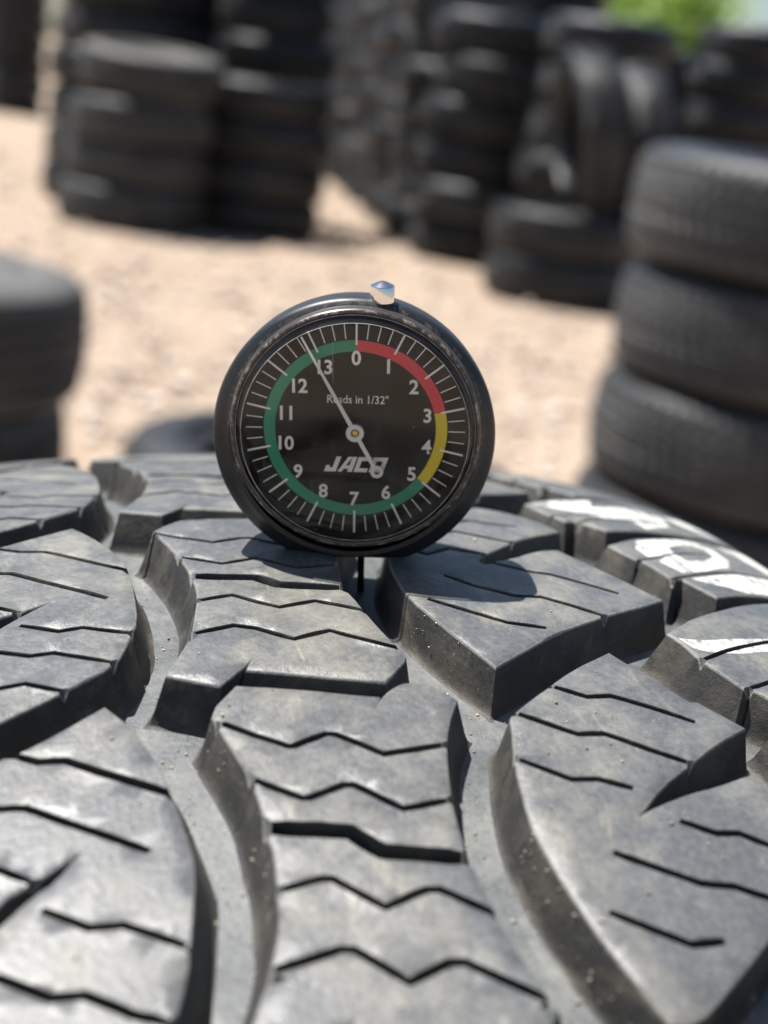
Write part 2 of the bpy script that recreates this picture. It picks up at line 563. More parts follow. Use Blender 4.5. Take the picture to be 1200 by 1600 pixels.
L1S = [([(-66, 17), (-60.36, 14.49), (-57.16, 12.06), (-52.85, 10.74), (-40.41, -1.15)], 1.3), ([(-70, 5), (-64, 3.4), (-60.66, 2.05), (-58.89, 1.51), (-54.27, -2.96), (-44.08, -12.56)], 1.4),
       ([(-74, -5), (-67, -9), (-61.0, -12.1), (-58.77, -13.93)], 1.3), ([(-58.17, -19.21), (-52.49, -22.6), (-48.65, -22.15), (-41.2, -25.8)], 1.3),
       ([(-70, -24.5), (-65, -27.2), (-61.39, -27.55), (-57.15, -29.81), (-53.55, -29.46), (-44.83, -34.25)], 1.3), ([(-73, -35), (-66, -38.2), (-61.65, -37.92), (-58.11, -37.51), (-52.65, -40.87)], 1.3)]
L2 = [(-62.13, -55.88), (-59.84, -55.23), (-53.38, -51.07), (-47.46, -46.36), (-44.02, -52.45), (-42.45, -58.28), (-41.45, -62.43), (-40.35, -70.82), (-39.47, -78.58),
      (-39.62, -82.74), (-41.18, -91.71), (-42.37, -97.48), (-44.72, -104.23), (-46.4, -107.6), (-52.9, -111.6), (-62.0, -117.4), (-68.2, -121.5), (-72, -115.5), (-77.6, -112.5),
      (-82, -103.5), (-71.6, -98.0), (-66.0, -90.5), (-63.0, -87.16), (-58.83, -82.85), (-56.16, -81.13), (-52.66, -76.19), (-59.03, -80.55), (-62.87, -82.65), (-70.5, -91.5),
      (-75.6, -92.5), (-79, -84.5), (-87.0, -72.5), (-79.5, -67.0), (-71, -61.5)]
L2S = [([(-59.85, -55.52), (-57.15, -57.41), (-53.54, -57.74), (-48.98, -61.32), (-40.92, -67.24)], 1.7), ([(-70, -62.5), (-62.41, -66.26), (-59.21, -66.7), (-52.66, -71.78), (-44.41, -77.73)], 1.5),
       ([(-72, -73), (-62.72, -77.44), (-59.02, -80.33)], 1.4), ([(-58.12, -85.2), (-52.91, -88.98), (-48.91, -89.33), (-45.38, -91.57), (-41.3, -94.4)], 1.35),
       ([(-70, -91.8), (-63.21, -94.72), (-57.8, -98.45), (-54.0, -98.83), (-49.0, -102.5), (-44.9, -104.4)], 1.5)]
R1 = [(33.5, 33.2), (25.4, 27.6), (19.7, 22.8), (11.9, 16.0), (10.6, 14.6), (10.1, 12.2), (8.5, 6.4), (5.84, -2.47), (5.3, -10.0), (5.46, -17.46), (8.6, -29.6), (12.88, -41.5), (18.96, -36.79),
      (27.12, -30.43), (36.67, -24.51), (45.05, -19.92), (52.74, -15.38), (44.36, -0.43), (41.13, 6.48), (36.18, 4.95), (29.78, 0.09), (23.07, -3.06), (22.78, -0.57), (24.06, 1.48),
      (30.12, 7.27), (37.24, 13.59), (45.96, 19.13), (43.79, 25.68), (39.15, 30.75)]
R1S = [([(25.16, -2.27), (28.31, -4.16), (31.45, -5.67), (34.84, -6.49), (45.19, -13.78)], 1.35), ([(14.16, -8.28), (18.38, -13.15), (24.48, -16.59), (29.35, -16.8), (36.75, -22.56)], 1.35),
       ([(8.37, -18.25), (14.19, -23.15), (19.64, -27.05), (25.78, -29.14)], 1.35), ([(12.0, 15.6), (18, 13.2), (23.63, 15.09), (32.25, 10.11)], 1.3),
       ([(19.7, 22.8), (25, 21), (28.69, 22.46), (37.62, 20.21)], 1.2), ([(8.2, 5.2), (14, 1.5), (18.94, 4.76), (24.14, 2.48)], 1.2)]
R2 = [(33.83, -36.99), (25.52, -42.67), (19.76, -47.55), (11.94, -54.31), (10.66, -55.74), (10.17, -58.13), (8.55, -63.87), (7.3, -69.68), (6.07, -78.07), (6.26, -85.73), (7.45, -94.07),
      (8.85, -100.98), (12.4, -112.2), (15.8, -112.63), (22.54, -107.59), (30.55, -101.18), (36.9, -95.2), (45.2, -90.4), (52.9, -85.8), (45.5, -76.0), (42.74, -70.11), (35.94, -72.88), (32.0, -73.95),
      (25.64, -76.52), (21.35, -78.71), (27.77, -72.21), (34.41, -67.23), (41.32, -62.06), (47.82, -58.05), (43.04, -51.36), (41.57, -51.43), (37.58, -44.4)]
R2S = [([(20.14, -47.37), (24.77, -50.24), (28.68, -50.03), (40.18, -56.85)], 1.4), ([(11.83, -54.63), (19.6, -60.03), (23.7, -59.94), (29.33, -63.74), (33.71, -66.48)], 1.45),
       ([(8.7, -65.6), (14.83, -70.23), (18.65, -70.4), (23.33, -72.65)], 1.3), ([(27.5, -79.46), (31.89, -82.27), (35.3, -82.36), (38.68, -84.56), (46, -88.5)], 1.4),
       ([(15.36, -85.08), (25.41, -91.36), (30.06, -92.04), (33.98, -94.13), (37, -96)], 1.4), ([(10.94, -95.21), (19.84, -101.19), (24.64, -101.02)], 1.4)]
OUT = 93.0
SA = [(54.2, 12.33), (56.67, 5.2), (57.67, 4.74), (59.3, 0.02), (60.09, -4.62), (62.31, -4.11), (65.6, -11.78), (70.34, -9.44), (78.84, -7.02), (OUT, -5.0), (OUT, 28.6),
      (81.62, 26.0), (73.17, 23.2), (63.34, 19.15), (59.45, 16.63)]
SAS = [([(57.67, 4.74), (66.19, 10.04), (75.75, 14.41)], 0.7), ([(60.4, -4.24), (67.2, -0.28), (77.77, 4.26), (88.0, 7.0), (OUT, 8.0)], 0.9)]
SAW = [[[(62.08, 17.46), (68.17, 20.58), (72.86, 22.43), (77.54, 23.04), (80.45, 19.97), (80.73, 13.28), (78.2, 7.86), (70.79, 2.6), (63.9, -0.4), (62.9, 2.05), (61.64, 5.18), (66.2, 10.17), (60.3, 7.21), (59.71, 12.05)],
        [(68.15, 15.38), (73.13, 18.93), (77.98, 18.95), (77.68, 13.94), (73.05, 8.92), (68.48, 7.16), (67.28, 10.51)]],
       [[(64.54, -3.03), (77.19, 3.13), (85.65, 5.54), (88.0, -4.0), (79.14, -6.4), (73.99, -7.51), (70.4, -5.68), (66.71, -4.08)]],
       [[(84.0, 26.0), (91.5, 28.0), (92.5, 12.0), (88.5, 10.0)]]]
SB = [(47.23, 40.83), (48.24, 33.93), (51.15, 28.3), (53.64, 29.61), (58.22, 23.58), (64.92, 25.99), (72.17, 27.8), (80.48, 30.2), (OUT, 33.0), (OUT, 63.0), (82.0, 60.8), (70.18, 55.8), (57.03, 48.6)]
SBS = [([(49.7, 31.3), (55.6, 35.0), (66.8, 40.0)], 0.7), ([(53.0, 27.0), (58.0, 31.5), (66.0, 34.5), (78.0, 38.0), (OUT, 42.0)], 0.9)]
SBW = [[[(48.1, 41.0), (57.0, 47.6), (66.68, 53.2), (63.73, 45.17), (70.36, 47.82), (75.1, 49.3), (81.1, 46.54), (78.18, 35.88), (69.33, 28.44), (68.83, 35.04), (62.55, 34.02), (55.79, 37.6), (50.03, 40.11)]],
       [[(83.0, 50.0), (91.5, 56.0), (91.8, 38.0), (85.0, 38.0)]]]
SC = shift(SB, -70.1)
SC[:6] = [(47.93, -29.3), (49.28, -32.11), (49.91, -37.89), (53.64, -46.56), (55.15, -46.8), (58.6, -51.5)]
SC[6:6] = [(64.9, -44.6)]
SCS = [([(49.7, -38.33), (55.61, -34.7), (66.77, -29.68), (80, -26)], 1.1), ([(53.59, -47.13), (55.92, -45.96), (59.15, -44.26), (72, -38), (OUT, -33)], 1.1)]
SCW = [[[(49.09, -30.7), (53.82, -30.9), (67.4, -28.47), (72, -28), (72, -31), (64.76, -33.52), (59.05, -35.06), (54.11, -35.31), (50.63, -34.25)]]]

base_w = T_CEN + T_ROT @ Vector((U0 / 1000, 0, 0))
down = -(Vector((0, 0, 1)) - T_ROT.col[0] * T_ROT.col[0].z).normalized()
base_w = base_w + down * TR
TYRE = empty('tyre', Matrix.Translation(base_w) @ T_ROT.to_4x4())
tag(TYRE, 'big upright off-road tyre in the foreground with chunky dusty tread', 'tyre')
PART0 = Matrix.Translation(T_ROT.transposed() @ (T_CEN - base_w))
def tyre_part(name, me, v_shift=0.0, flip=False):
    o = link(name, me, TYRE)
    m = Matrix.Rotation(-v_shift / (TR * 1000), 4, 'X')
    if flip:
        # half turn about the tread centre line normal at v = -9.15
        a = Matrix.Rotation(9.15 / (TR * 1000), 4, 'X')
        m = m @ a @ Matrix.Translation((2 * U0 / 1000, 0, 0)) @ Matrix.Rotation(math.pi, 4, 'Z') @ a.inverted()
    o.matrix_local = PART0 @ m
    return o

def build_tyre():
    # carcass: groove floor, shoulders, sidewalls, beads, inner liner
    prof = []
    pts = [(-112, -DEPTH - 16), (-108, -DEPTH - 5.0)] + [(u, -DEPTH) for u in range(-102, 103, 6)] + [(108, -DEPTH - 5.0), (112, -DEPTH - 16)]
    for d, h in pts:
        u = U0 + d
        prof.append((TR + (crown(max(U0 - 107, min(U0 + 107, u))) + h) / 1000, u / 1000))
    def side(s):
        return [(TR - 0.062, (U0 + s * 121) / 1000), (TR - 0.088, (U0 + s * 126) / 1000), (TR - 0.115, (U0 + s * 125) / 1000), (TR - 0.145, (U0 + s * 116) / 1000),
                (TR - 0.165, (U0 + s * 105) / 1000), (TR - 0.178, (U0 + s * 100) / 1000), (TR - 0.180, (U0 + s * 88) / 1000), (TR - 0.165, (U0 + s * 84) / 1000),
                (TR - 0.12, (U0 + s * 108) / 1000), (TR - 0.07, (U0 + s * 110) / 1000), (TR - 0.035, (U0 + s * 98) / 1000)]
    full = prof + side(1) + side(-1)[::-1]
    me = lathe('carcass', full, 288, 'X', 50, True)
    c = link('carcass', me, TYRE, [M_FLOOR])
    c.matrix_local = PART0
    tag(c, 'pale dusty groove floor and sidewalls of the tyre')
    kw = dict(seed=3)
    mC1 = block_mesh('centre_block_a', C1, C1S, side_draft=(2.0, 1.6), end_draft=0.9, seed=3)
    mC2 = block_mesh('centre_block_b', C2, C2S, side_draft=(1.7, 2.2), end_draft=0.9, seed=5)
    mL1 = block_mesh('left_block_a', L1, L1S, side_draft=(2.0, 2.2), end_draft=0.9, seed=7)
    mL2 = block_mesh('left_block_b', L2, L2S, side_draft=(2.0, 2.6), end_draft=0.9, seed=8)
    mR1 = block_mesh('right_block_a', R1, R1S, side_draft=(1.3, 1.2), end_draft=1.0, seed=9)
    mR2 = block_mesh('right_block_b', R2, R2S, side_draft=(1.7, 1.2), end_draft=1.0, seed=10)
    mSA = block_mesh('shoulder_block_a', SA, SAS, SAW, side_draft=(3.4, 1.0), end_draft=1.2, outer=OUT, seed=12)
    mSB = block_mesh('shoulder_block_b', SB, SBS, SBW, side_draft=(3.4, 1.0), end_draft=1.2, outer=OUT, seed=13)
    mSC = block_mesh('shoulder_block_c', SC, SCS, SCW, side_draft=(3.4, 1.0), end_draft=1.2, outer=OUT, seed=14)
    mSA0 = block_mesh('shoulder_block_d', SA, SAS, side_draft=(3.4, 1.0), end_draft=1.2, outer=OUT, seed=15)
    mSB0 = block_mesh('shoulder_block_e', SB, SBS, side_draft=(3.4, 1.0), end_draft=1.2, outer=OUT, seed=16)
    total = 2 * math.pi * TR * 1000
    P = (total - 141.0) / 33
    offs = [0.0] + [k * P for k in range(1, 17)] + [-70.5 - k * P for k in range(1, 17)] + [17 * P]
    for i, dv in enumerate(offs):
        tyre_part('tread_block', mC1, dv); tyre_part('tread_block', mL1, dv); tyre_part('tread_block', mR1, dv)
        o = tyre_part('shoulder_block', mSA if i == 0 else mSA0, dv)
        if i == 0: o['label'] = 'shoulder block with a white painted ring shape'
        o = tyre_part('shoulder_block', mSB if i == 0 else mSB0, dv)
        if i == 0: o['label'] = 'shoulder block with smeared white paint at the far edge'
        tyre_part('shoulder_block', mSA0, dv, True); tyre_part('shoulder_block', mSB0, dv, True)
    tyre_part('tread_block', mC2); tyre_part('tread_block', mL2); tyre_part('tread_block', mR2)
    o = tyre_part('shoulder_block', mSC); o['label'] = 'shoulder block with a white paint stripe at the right edge'
    tyre_part('shoulder_block', mSA0, -70.3); tyre_part('shoulder_block', mSA0, -70.5, True); tyre_part('shoulder_block', mSB0, -70.5, True)
build_tyre()

def make_grit():
    """sand grains lying on the tread and in its grooves"""
    m, nt, b = mat('sand_grain')
    geo = N(nt, 'ShaderNodeNewGeometry')
    r = ramp(nt, geo.outputs['Random Per Island'], [(0.0, (0.16, 0.125, 0.085)), (0.5, (0.33, 0.27, 0.19)), (1.0, (0.50, 0.45, 0.37))])
    nt.links.new(r.outputs[0], b.inputs['Base Color'])
    b.inputs['Roughness'].default_value = 0.7
    rnd = random.Random(21)
    t = bmesh.new(); bmesh.ops.create_icosphere(t, subdivisions=1, radius=1)
    bv = [v.co.copy() for v in t.verts]; bf = [[v.index for v in f.verts] for f in t.faces]; t.free()
    blocks = [C1, C2, L1, L2, R1, R2, SA, SC, SB]
    vs_, fs = [], []
    lines = [l_ for L_ in (C1S, C2S, L1S, L2S, R1S, R2S) for l_, w_ in L_]
    def near_sipe(u, v):
        for l_ in lines:
            for a_, b_ in zip(l_, l_[1:]):
                if abs(u - a_[0]) > 16 and abs(u - b_[0]) > 16: continue
                if dist_to_poly((u, v), [a_, b_]) < 1.3: return True
        return False
    def grain(u, v, s, h=None):
        if h is None:
            if near_sipe(u, v): return
            on = any(inpoly((u, v), q) for q in blocks)
            near = on or any(dist_to_poly((u, v), q) < 2.2 for q in blocks)
            if near and not on: return
            h = 0.05 if on else -DEPTH
        o = len(vs_)
        s *= 0.34
        sx, sy, sz = (s * rnd.uniform(0.7, 1.35) for _ in range(3))
        for c in bv:
            j = rnd.uniform(0.78, 1.2)
            vs_.append(to3(u + c.x * sx * j, v + c.y * sy * j, h + (c.z * j + 0.55) * sz * 0.8))
        fs.extend([i + o for i in f] for f in bf)
    clusters = [(-35.5, -68, 2.2, 9, 36), (-36, -90, 2.2, 12, 40), (2.5, -62, 2.0, 9, 26), (2, -88, 2.0, 10, 44), (5, -103, 2.5, 6, 50), (-36, -5, 2, 14, 20), (-38, -46, 3, 5, 22), (7, -47, 3, 4, 16), (20, -62, 9, 6, 60), (31, -57, 6, 4, 22), (38, -95, 9, 8, 45), (24, -107, 10, 6, 70), (-14, -108, 9, 5, 60), (-26, -104, 6, 6, 30), (-35, -70, 3.5, 12, 55), (-36, -95, 4, 10, 60),
                (2, -92, 4, 12, 60), (6, -105, 5, 8, 60), (3, -72, 4, 10, 35), (-55, -95, 7, 9, 30), (-36, -50, 4, 6, 24), (8, -44, 4, 5, 20), (30, -28, 8, 8, 22), (0, -60, 30, 40, 70), (-35, -20, 4, 12, 24),
                (26, -80, 12, 6, 28), (-48, -60, 6, 8, 18), (45, -10, 12, 10, 16), (64, 0, 10, 12, 20)]
    for cu, cv, su, sv, k in clusters:
        for _ in range(k):
            grain(rnd.gauss(cu, su), rnd.gauss(cv, sv), min(0.85, 0.2 * rnd.random() ** -0.36) * rnd.uniform(0.8, 1.15))
    for edge, k in (([(6.2, -80), (6.3, -86), (7.5, -94), (8.9, -101), (12, -111)], 70), ([(6.2, -20), (8.6, -29.6), (12.5, -41)], 34), ([(-32.7, -50), (-30.7, -60), (-29.2, -72), (-29.7, -86)], 30)):
        for _ in range(k):
            i = rnd.randrange(len(edge) - 1); t = rnd.random()
            u = edge[i][0] + (edge[i + 1][0] - edge[i][0]) * t; v = edge[i][1] + (edge[i + 1][1] - edge[i][1]) * t
            f = rnd.random() ** 1.3
            grain(u - 0.32 - f * 1.6, v - f * 0.4, rnd.choice((0.18, 0.22, 0.3, 0.5)) * rnd.uniform(0.7, 1.2), -0.4 - f * 6.5)
    me = pymesh('sand_grains', vs_, fs, 180)
    o = link('sand_grains', me, None, [m])
    o.matrix_world = Matrix.Translation(T_CEN) @ T_ROT.to_4x4()
    tag(o, 'tiny pale sand grains lying on the foreground tyre tread', 'sand', kind='stuff')
make_grit()

# ------------------------------------------------------------------ tread depth gauge
G_ROT = Matrix(((0.9934452868, -0.1106346072, 0.0287479723),
                (0.0170046132, -0.1056605701, -0.9942568517),
                (0.1130367434, 0.9882286313, -0.1030866966)))
G_DIAL = Vector((-0.0068122334, 0.2567064962, CAM_H - 0.0573564387))

def make_gauge():
    mm = 0.001
    gm = Matrix.Translation(G_DIAL) @ G_ROT.to_4x4()
    base = gm @ Vector((0, -0.02365, 0))
    root = empty('depth_gauge', Matrix.Translation(base) @ G_ROT.to_4x4())
    tag(root, 'round black dial depth gauge standing on the foreground tyre tread', 'gauge')
    off = Matrix.Translation((0, 0.02365, 0))
    def part(name, me, mats, parent=root, label=None):
        o = link(name, me, parent, mats)
        if parent is root: o.matrix_local = off
        if label: o['label'] = label
        return o
    # black housing with worn edges
    def black(name, col, rough, wear, r0, r1):
        m, nt, b = mat(name)
        co = coords(nt, False)
        n1 = noise(nt, co, 120, 5, 0.6, 0.4)
        n2 = noise(nt, co, 700, 5, 0.75, 0.5)
        sp = N(nt, 'ShaderNodeSeparateXYZ'); nt.links.new(co, sp.inputs[0])
        rr_ = math_(nt, 'SQRT', math_(nt, 'ADD', math_(nt, 'POWER', sp.outputs[0], 2.0), math_(nt, 'POWER', sp.outputs[1], 2.0)))
        e = math_(nt, 'MULTIPLY', ramp(nt, math_(nt, 'MULTIPLY', rr_, 40.0), [(r0 * 0.04 - 0.006, (0, 0, 0)), (r0 * 0.04, (1, 1, 1)), (r1 * 0.04, (1, 1, 1)), (r1 * 0.04 + 0.006, (0, 0, 0))]).outputs[0],
                  ramp(nt, n2, [(0.50, (0, 0, 0)), (0.60, (wear,) * 3)]).outputs[0])
        c = mixc(nt, e, ramp(nt, n1, [(0.35, col), (0.75, tuple(x * 1.35 for x in col))]).outputs[0], (0.36, 0.31, 0.26))
        nt.links.new(c, b.inputs['Base Color'])
        rr = ramp(nt, n1, [(0.3, (rough,) * 3), (0.7, (rough + 0.1,) * 3)])
        nt.links.new(rr.outputs[0], b.inputs['Roughness'])
        bump(nt, b, n2, 0.05, 0.0001)
        b.inputs['Specular IOR Level'].default_value = 0.5
        return m
    m_body = black('black_housing', (0.010, 0.012, 0.015), 0.38, 0.22, 21.55, 21.9)
    m_rim = black('worn_bezel', (0.036, 0.030, 0.027), 0.28, 0.75, 20.85, 21.2)
    # housing: lathe about z, then the base cut flat
    cx0, cy = -0.3, -2.0
    prof = [(20.6, 0.2), (21.45, 0.3), (21.75, -0.1), (22.9, -0.75), (23.9, -1.35), (24.25, -1.75), (24.4, -2.4), (24.35, -4.0), (23.9, -8.0), (23.2, -11.4), (22.4, -13.2), (20.6, -14.3), (0.0, -14.6)]
    n = 160
    vs_, fs = [], []
    for r, z in prof[:-1]:
        for k in range(n):
            t = 2 * math.pi * k / n
            x, y = r * math.cos(t) + cx0, r * math.sin(t) + cy
            if y < -24.1: y = -24.1
            vs_.append((x * mm, y * mm, z * mm))
    for i in range(len(prof) - 2):
        for k in range(n):
            k2 = (k + 1) % n
            fs.append((i * n + k, (i + 1) * n + k, (i + 1) * n + k2, i * n + k2))
    fs.append([(len(prof) - 2) * n + k for k in range(n)][::-1])
    part('housing', pymesh('housing', vs_, fs, 38), [m_body])
    # bezel ring
    prof = [(20.3, -0.2), (20.3, 1.2), (20.55, 1.55), (20.9, 1.65), (21.2, 1.45), (21.4, 1.0), (21.5, 0.2), (21.5, -0.6)]
    part('bezel', lathe('bezel', [(r * mm, z * mm) for r, z in prof], 160, 'Z', 50), [m_rim], label='scuffed brownish black bezel ring')
    prof = [(19.30, 2.55), (19.05, 2.75), (18.95, 2.45), (19.2, 2.3)]
    # dial plate
    m_dial, nt, b = mat('dial_black')
    co = coords(nt, False)
    n1 = noise(nt, co, 160, 4, 0.6)
    r = ramp(nt, n1, [(0.3, (0.006, 0.006, 0.006)), (0.7, (0.012, 0.011, 0.010))])
    nt.links.new(r.outputs[0], b.inputs['Base Color'])
    b.inputs['Roughness'].default_value = 0.6
    b.inputs['Specular IOR Level'].default_value = 0.15
    me = lathe('dial', [(0.0001 * mm, 0.0), (6 * mm, 0.0), (12 * mm, 0.0), (20.29 * mm, 0.0), (20.29 * mm, -0.3 * mm)], 96, 'Z', 30)
    dial = part('dial', me, [m_dial])
    m_white = simple('dial_white', (0.95, 0.95, 0.95), 0.6)
    m_red = simple('dial_red', (0.80, 0.045, 0.075), 0.55)
    m_yel = simple('dial_yellow', (0.82, 0.66, 0.025), 0.55)
    m_grn = simple('dial_green', (0.012, 0.31, 0.165), 0.55)
    def pol(r, deg): return (r * math.sin(R_(deg)) * mm, r * math.cos(R_(deg)) * mm)
    U = 360 / 14
    def band(a0, a1, m, nm):
        k = max(4, int((a1 - a0) / 2)); v_, f_ = [], []
        for i in range(k + 1):
            a = a0 + (a1 - a0) * i / k
            for rr in (13.75, 15.7):
                x, y = pol(rr, a); v_.append((x, y, 0.08 * mm))
        for i in range(k): f_.append((2 * i, 2 * i + 1, 2 * i + 3, 2 * i + 2)[::-1])
        return part('colour_band', pymesh(nm, v_, f_), [m], dial, nm.replace('_', ' ') + ' arc of the dial')
    band(0, 3 * U, m_red, 'red'); band(3 * U, 5 * U, m_yel, 'yellow'); band(5 * U, 360, m_grn, 'green')
    v_, f_ = [], []
    for i in range(56):
        a = i * U / 4
        major = i % 4 == 0
        r0, r1, w = (14.9, 19.0, 0.17) if major else (15.95, 18.75, 0.085)
        t = R_(a); ux, uy = math.sin(t), math.cos(t); px, py = uy, -ux
        o = len(v_)
        for rr, s in ((r0, -1), (r0, 1), (r1, 1), (r1, -1)):
            v_.append(((ux * rr + px * s * w) * mm, (uy * rr + py * s * w) * mm, 0.14 * mm))
        f_.append((o, o + 3, o + 2, o + 1)[::-1])
    part('tick_marks', pymesh('tick_marks', v_, f_), [m_white], dial)
    def text(name, s, x, y, size, shear=0.0, offset=0.0, squash=1.0, space=1.0):
        cu = bpy.data.curves.new('t', 'FONT')
        cu.body = s; cu.align_x = 'CENTER'; cu.align_y = 'CENTER'; cu.size = 1.0
        cu.shear = shear; cu.offset = offset; cu.space_character = space; cu.resolution_u = 6
        ob = bpy.data.objects.new('t', cu); COL.objects.link(ob)
        dg = bpy.context.evaluated_depsgraph_get(); dg.update()
        me = bpy.data.meshes.new_from_object(ob.evaluated_get(dg))
        bpy.data.objects.remove(ob); bpy.data.curves.remove(cu)
        xs = [v.co.x for v in me.vertices]; ys = [v.co.y for v in me.vertices]
        cx, cy_ = (min(xs) + max(xs)) / 2, (min(ys) + max(ys)) / 2
        h = max(ys) - min(ys); sc = size / h
        for v in me.vertices:
            v.co = Vector((((v.co.x - cx) * sc * squash + x) * mm, ((v.co.y - cy_) * sc + y) * mm, 0.18 * mm))
        me.name = name
        for m_ in range(len(me.materials)): pass
        me.materials.clear()
        return part(name, me, [m_white], dial)
    for k in range(14):
        a = R_(k * U)
        rr = 12.55 if k not in (0, 7) else 12.65
        if k in (10, 11, 12, 13): rr = 12.15
        text('numeral', str(k), rr * math.sin(a), rr * math.cos(a), 2.55, 0, 0.026, 0.95, 0.98)
    text('lettering', 'Reads in 1/32"', 0.35, 5.4, 1.5, 0, 0.008, 0.9)
    quads = [
        # J
        [(0, 0), (.75, 0), (.75, .28), (0, .28)], [(.45, .28), (.75, .28), (.75, 1), (.45, 1)], [(0, .28), (.24, .28), (.24, .42), (0, .42)],
        # A
        [(.85, 0), (1.12, 0), (1.47, 1), (1.20, 1)], [(1.47, 0), (1.77, 0), (1.77, 1), (1.47, 1)], [(1.19, .2), (1.47, .2), (1.47, .42), (1.267, .42)],
        # C
        [(1.87, 0), (2.15, 0), (2.15, 1), (1.87, 1)], [(2.15, .74), (2.72, .74), (2.72, 1), (2.15, 1)], [(2.15, 0), (2.72, 0), (2.72, .26), (2.15, .26)],
        # O
        [(2.82, 0), (3.10, 0), (3.10, 1), (2.82, 1)], [(3.46, 0), (3.74, 0), (3.74, 1), (3.46, 1)], [(3.10, .74), (3.46, .74), (3.46, 1), (3.10, 1)], [(3.10, 0), (3.46, 0), (3.46, .26), (3.10, .26)]]
    v_, f_ = [], []
    for q in quads:
        o = len(v_)
        for x, y in q: v_.append((((x + 0.35 * y) * 2.72 - 5.35) * mm, (y * 2.75 - 7.7) * mm, 0.18 * mm))
        f_.append((o, o + 1, o + 2, o + 3))
    part('lettering', pymesh('logo_lettering', v_, f_), [m_white], dial)
    # needle
    m_nd = simple('needle_white', (0.96, 0.96, 0.96), 0.5)
    m_brass = simple('brass', (0.55, 0.38, 0.18), 0.3, 0.9)
    ang = -28.9
    zc = 2.0
    def npt(r, s):
        t = R_(ang); return ((math.sin(t) * r + math.cos(t) * s) * mm, (math.cos(t) * r - math.sin(t) * s) * mm)
    v_, f_ = [], []
    for z in (zc - 0.12, zc + 0.12):
        for r_, w in ((18.9, 0.16), (1.2, 0.36), (0, 0.42), (-1.2, 0.34), (-7.2, 0.34)):
            for s in (-1, 1):
                x, y = npt(r_, s * w); v_.append((x, y, z * mm))
    for i in range(4):
        a = 2 * i
        f_.append((10 + a, 10 + a + 1, 10 + a + 3, 10 + a + 2)); f_.append((a, a + 2, a + 3, a + 1))
        f_.append((a, a + 10, a + 12, a + 2)); f_.append((a + 1, a + 3, a + 13, a + 11))
    f_.append((0, 1, 11, 10)); f_.append((8, 18, 19, 9))
    me = pymesh('needle', v_, f_)
    bm = bmesh.new(); bm.from_mesh(me); bmesh.ops.recalc_face_normals(bm, faces=bm.faces); bm.to_mesh(me); bm.free()
    nd = part('needle', me, [m_nd])
    def ring(nm, c, ro, ri, z0, z1, m, parent):
        pr = [(ri, z0), (ro, z0), (ro, z1 - 0.08), (ro - 0.08, z1), (ri + 0.08, z1), (ri, z1 - 0.08)]
        me = lathe(nm, [(a_ * mm, b_ * mm) for a_, b_ in pr], 40, 'Z', 40, True)
        for v in me.vertices: v.co.x += c[0]; v.co.y += c[1]
        return part(nm, me, [m], parent)
    ring('hub', (0, 0), 1.55, 0.72, zc - 0.15, zc + 0.35, m_nd, nd)
    ring('counterweight_ring', npt(-7.9, 0), 1.12, 0.5, zc - 0.12, zc + 0.2, m_nd, nd)
    me = lathe('pivot', [(0.0001 * mm, 2.45 * mm), (0.45 * mm, 2.4 * mm), (0.7 * mm, 2.1 * mm), (0.7 * mm, 0.05 * mm)], 32, 'Z', 40)
    part('pivot', me, [m_brass], nd)
    me = lathe('pivot_boss', [(0.7 * mm, 0.6 * mm), (1.3 * mm, 0.55 * mm), (1.35 * mm, 0.05 * mm)], 32, 'Z', 40)
    part('pivot_boss', me, [simple('boss_grey', (0.22, 0.21, 0.2), 0.4, 0.5)], dial)
    # clear lens, a thin domed pane with a stepped edge
    ml, nt, b = mat('clear_lens')
    nt.nodes.remove(b)
    out = nt.nodes['Material Output']
    tr = N(nt, 'ShaderNodeBsdfTransparent'); tr.inputs[0].default_value = (0.985, 0.98, 0.97, 1)
    gl = N(nt, 'ShaderNodeBsdfGlossy'); gl.inputs['Roughness'].default_value = 0.06
    co = coords(nt, False)
    sm = noise(nt, co, 70, 5, 0.7, 0.8)
    dd = N(nt, 'ShaderNodeBsdfDiffuse'); dd.inputs[0].default_value = (0.62, 0.58, 0.53, 1)
    # scratches and specks
    wv = N(nt, 'ShaderNodeTexVoronoi'); wv.inputs['Scale'].default_value = 900
    nt.links.new(co, wv.inputs['Vector'])
    spk = ramp(nt, wv.outputs['Distance'], [(0.07, (1, 1, 1)), (0.13, (0, 0, 0))])
    gate = ramp(nt, noise(nt, co, 330, 3, 0.6), [(0.50, (0, 0, 0)), (0.62, (0.30,) * 3)])
    haze = ramp(nt, sm, [(0.42, (0.0,) * 3), (0.68, (0.04,) * 3)])  # smudges and a veiling reflection, put into the lens as blotchy diffuse colour
    mp = N(nt, 'ShaderNodeMapping'); mp.inputs['Rotation'].default_value = (0, 0, 0.6); mp.inputs['Scale'].default_value = (1.0, 0.035, 1.0)
    nt.links.new(co, mp.inputs['Vector'])
    scr = ramp(nt, noise(nt, mp.outputs[0], 1500, 2, 0.5), [(0.735, (0, 0, 0)), (0.76, (0.22,) * 3)])
    fac = math_(nt, 'ADD', math_(nt, 'MULTIPLY', spk.outputs[0], gate.outputs[0]), math_(nt, 'ADD', haze.outputs[0], scr.outputs[0]))
    fr = N(nt, 'ShaderNodeFresnel'); fr.inputs['IOR'].default_value = 1.45
    m1 = N(nt, 'ShaderNodeMixShader'); m2 = N(nt, 'ShaderNodeMixShader')
    nt.links.new(fr.outputs[0], m1.inputs[0]); nt.links.new(tr.outputs[0], m1.inputs[1]); nt.links.new(gl.outputs[0], m1.inputs[2])
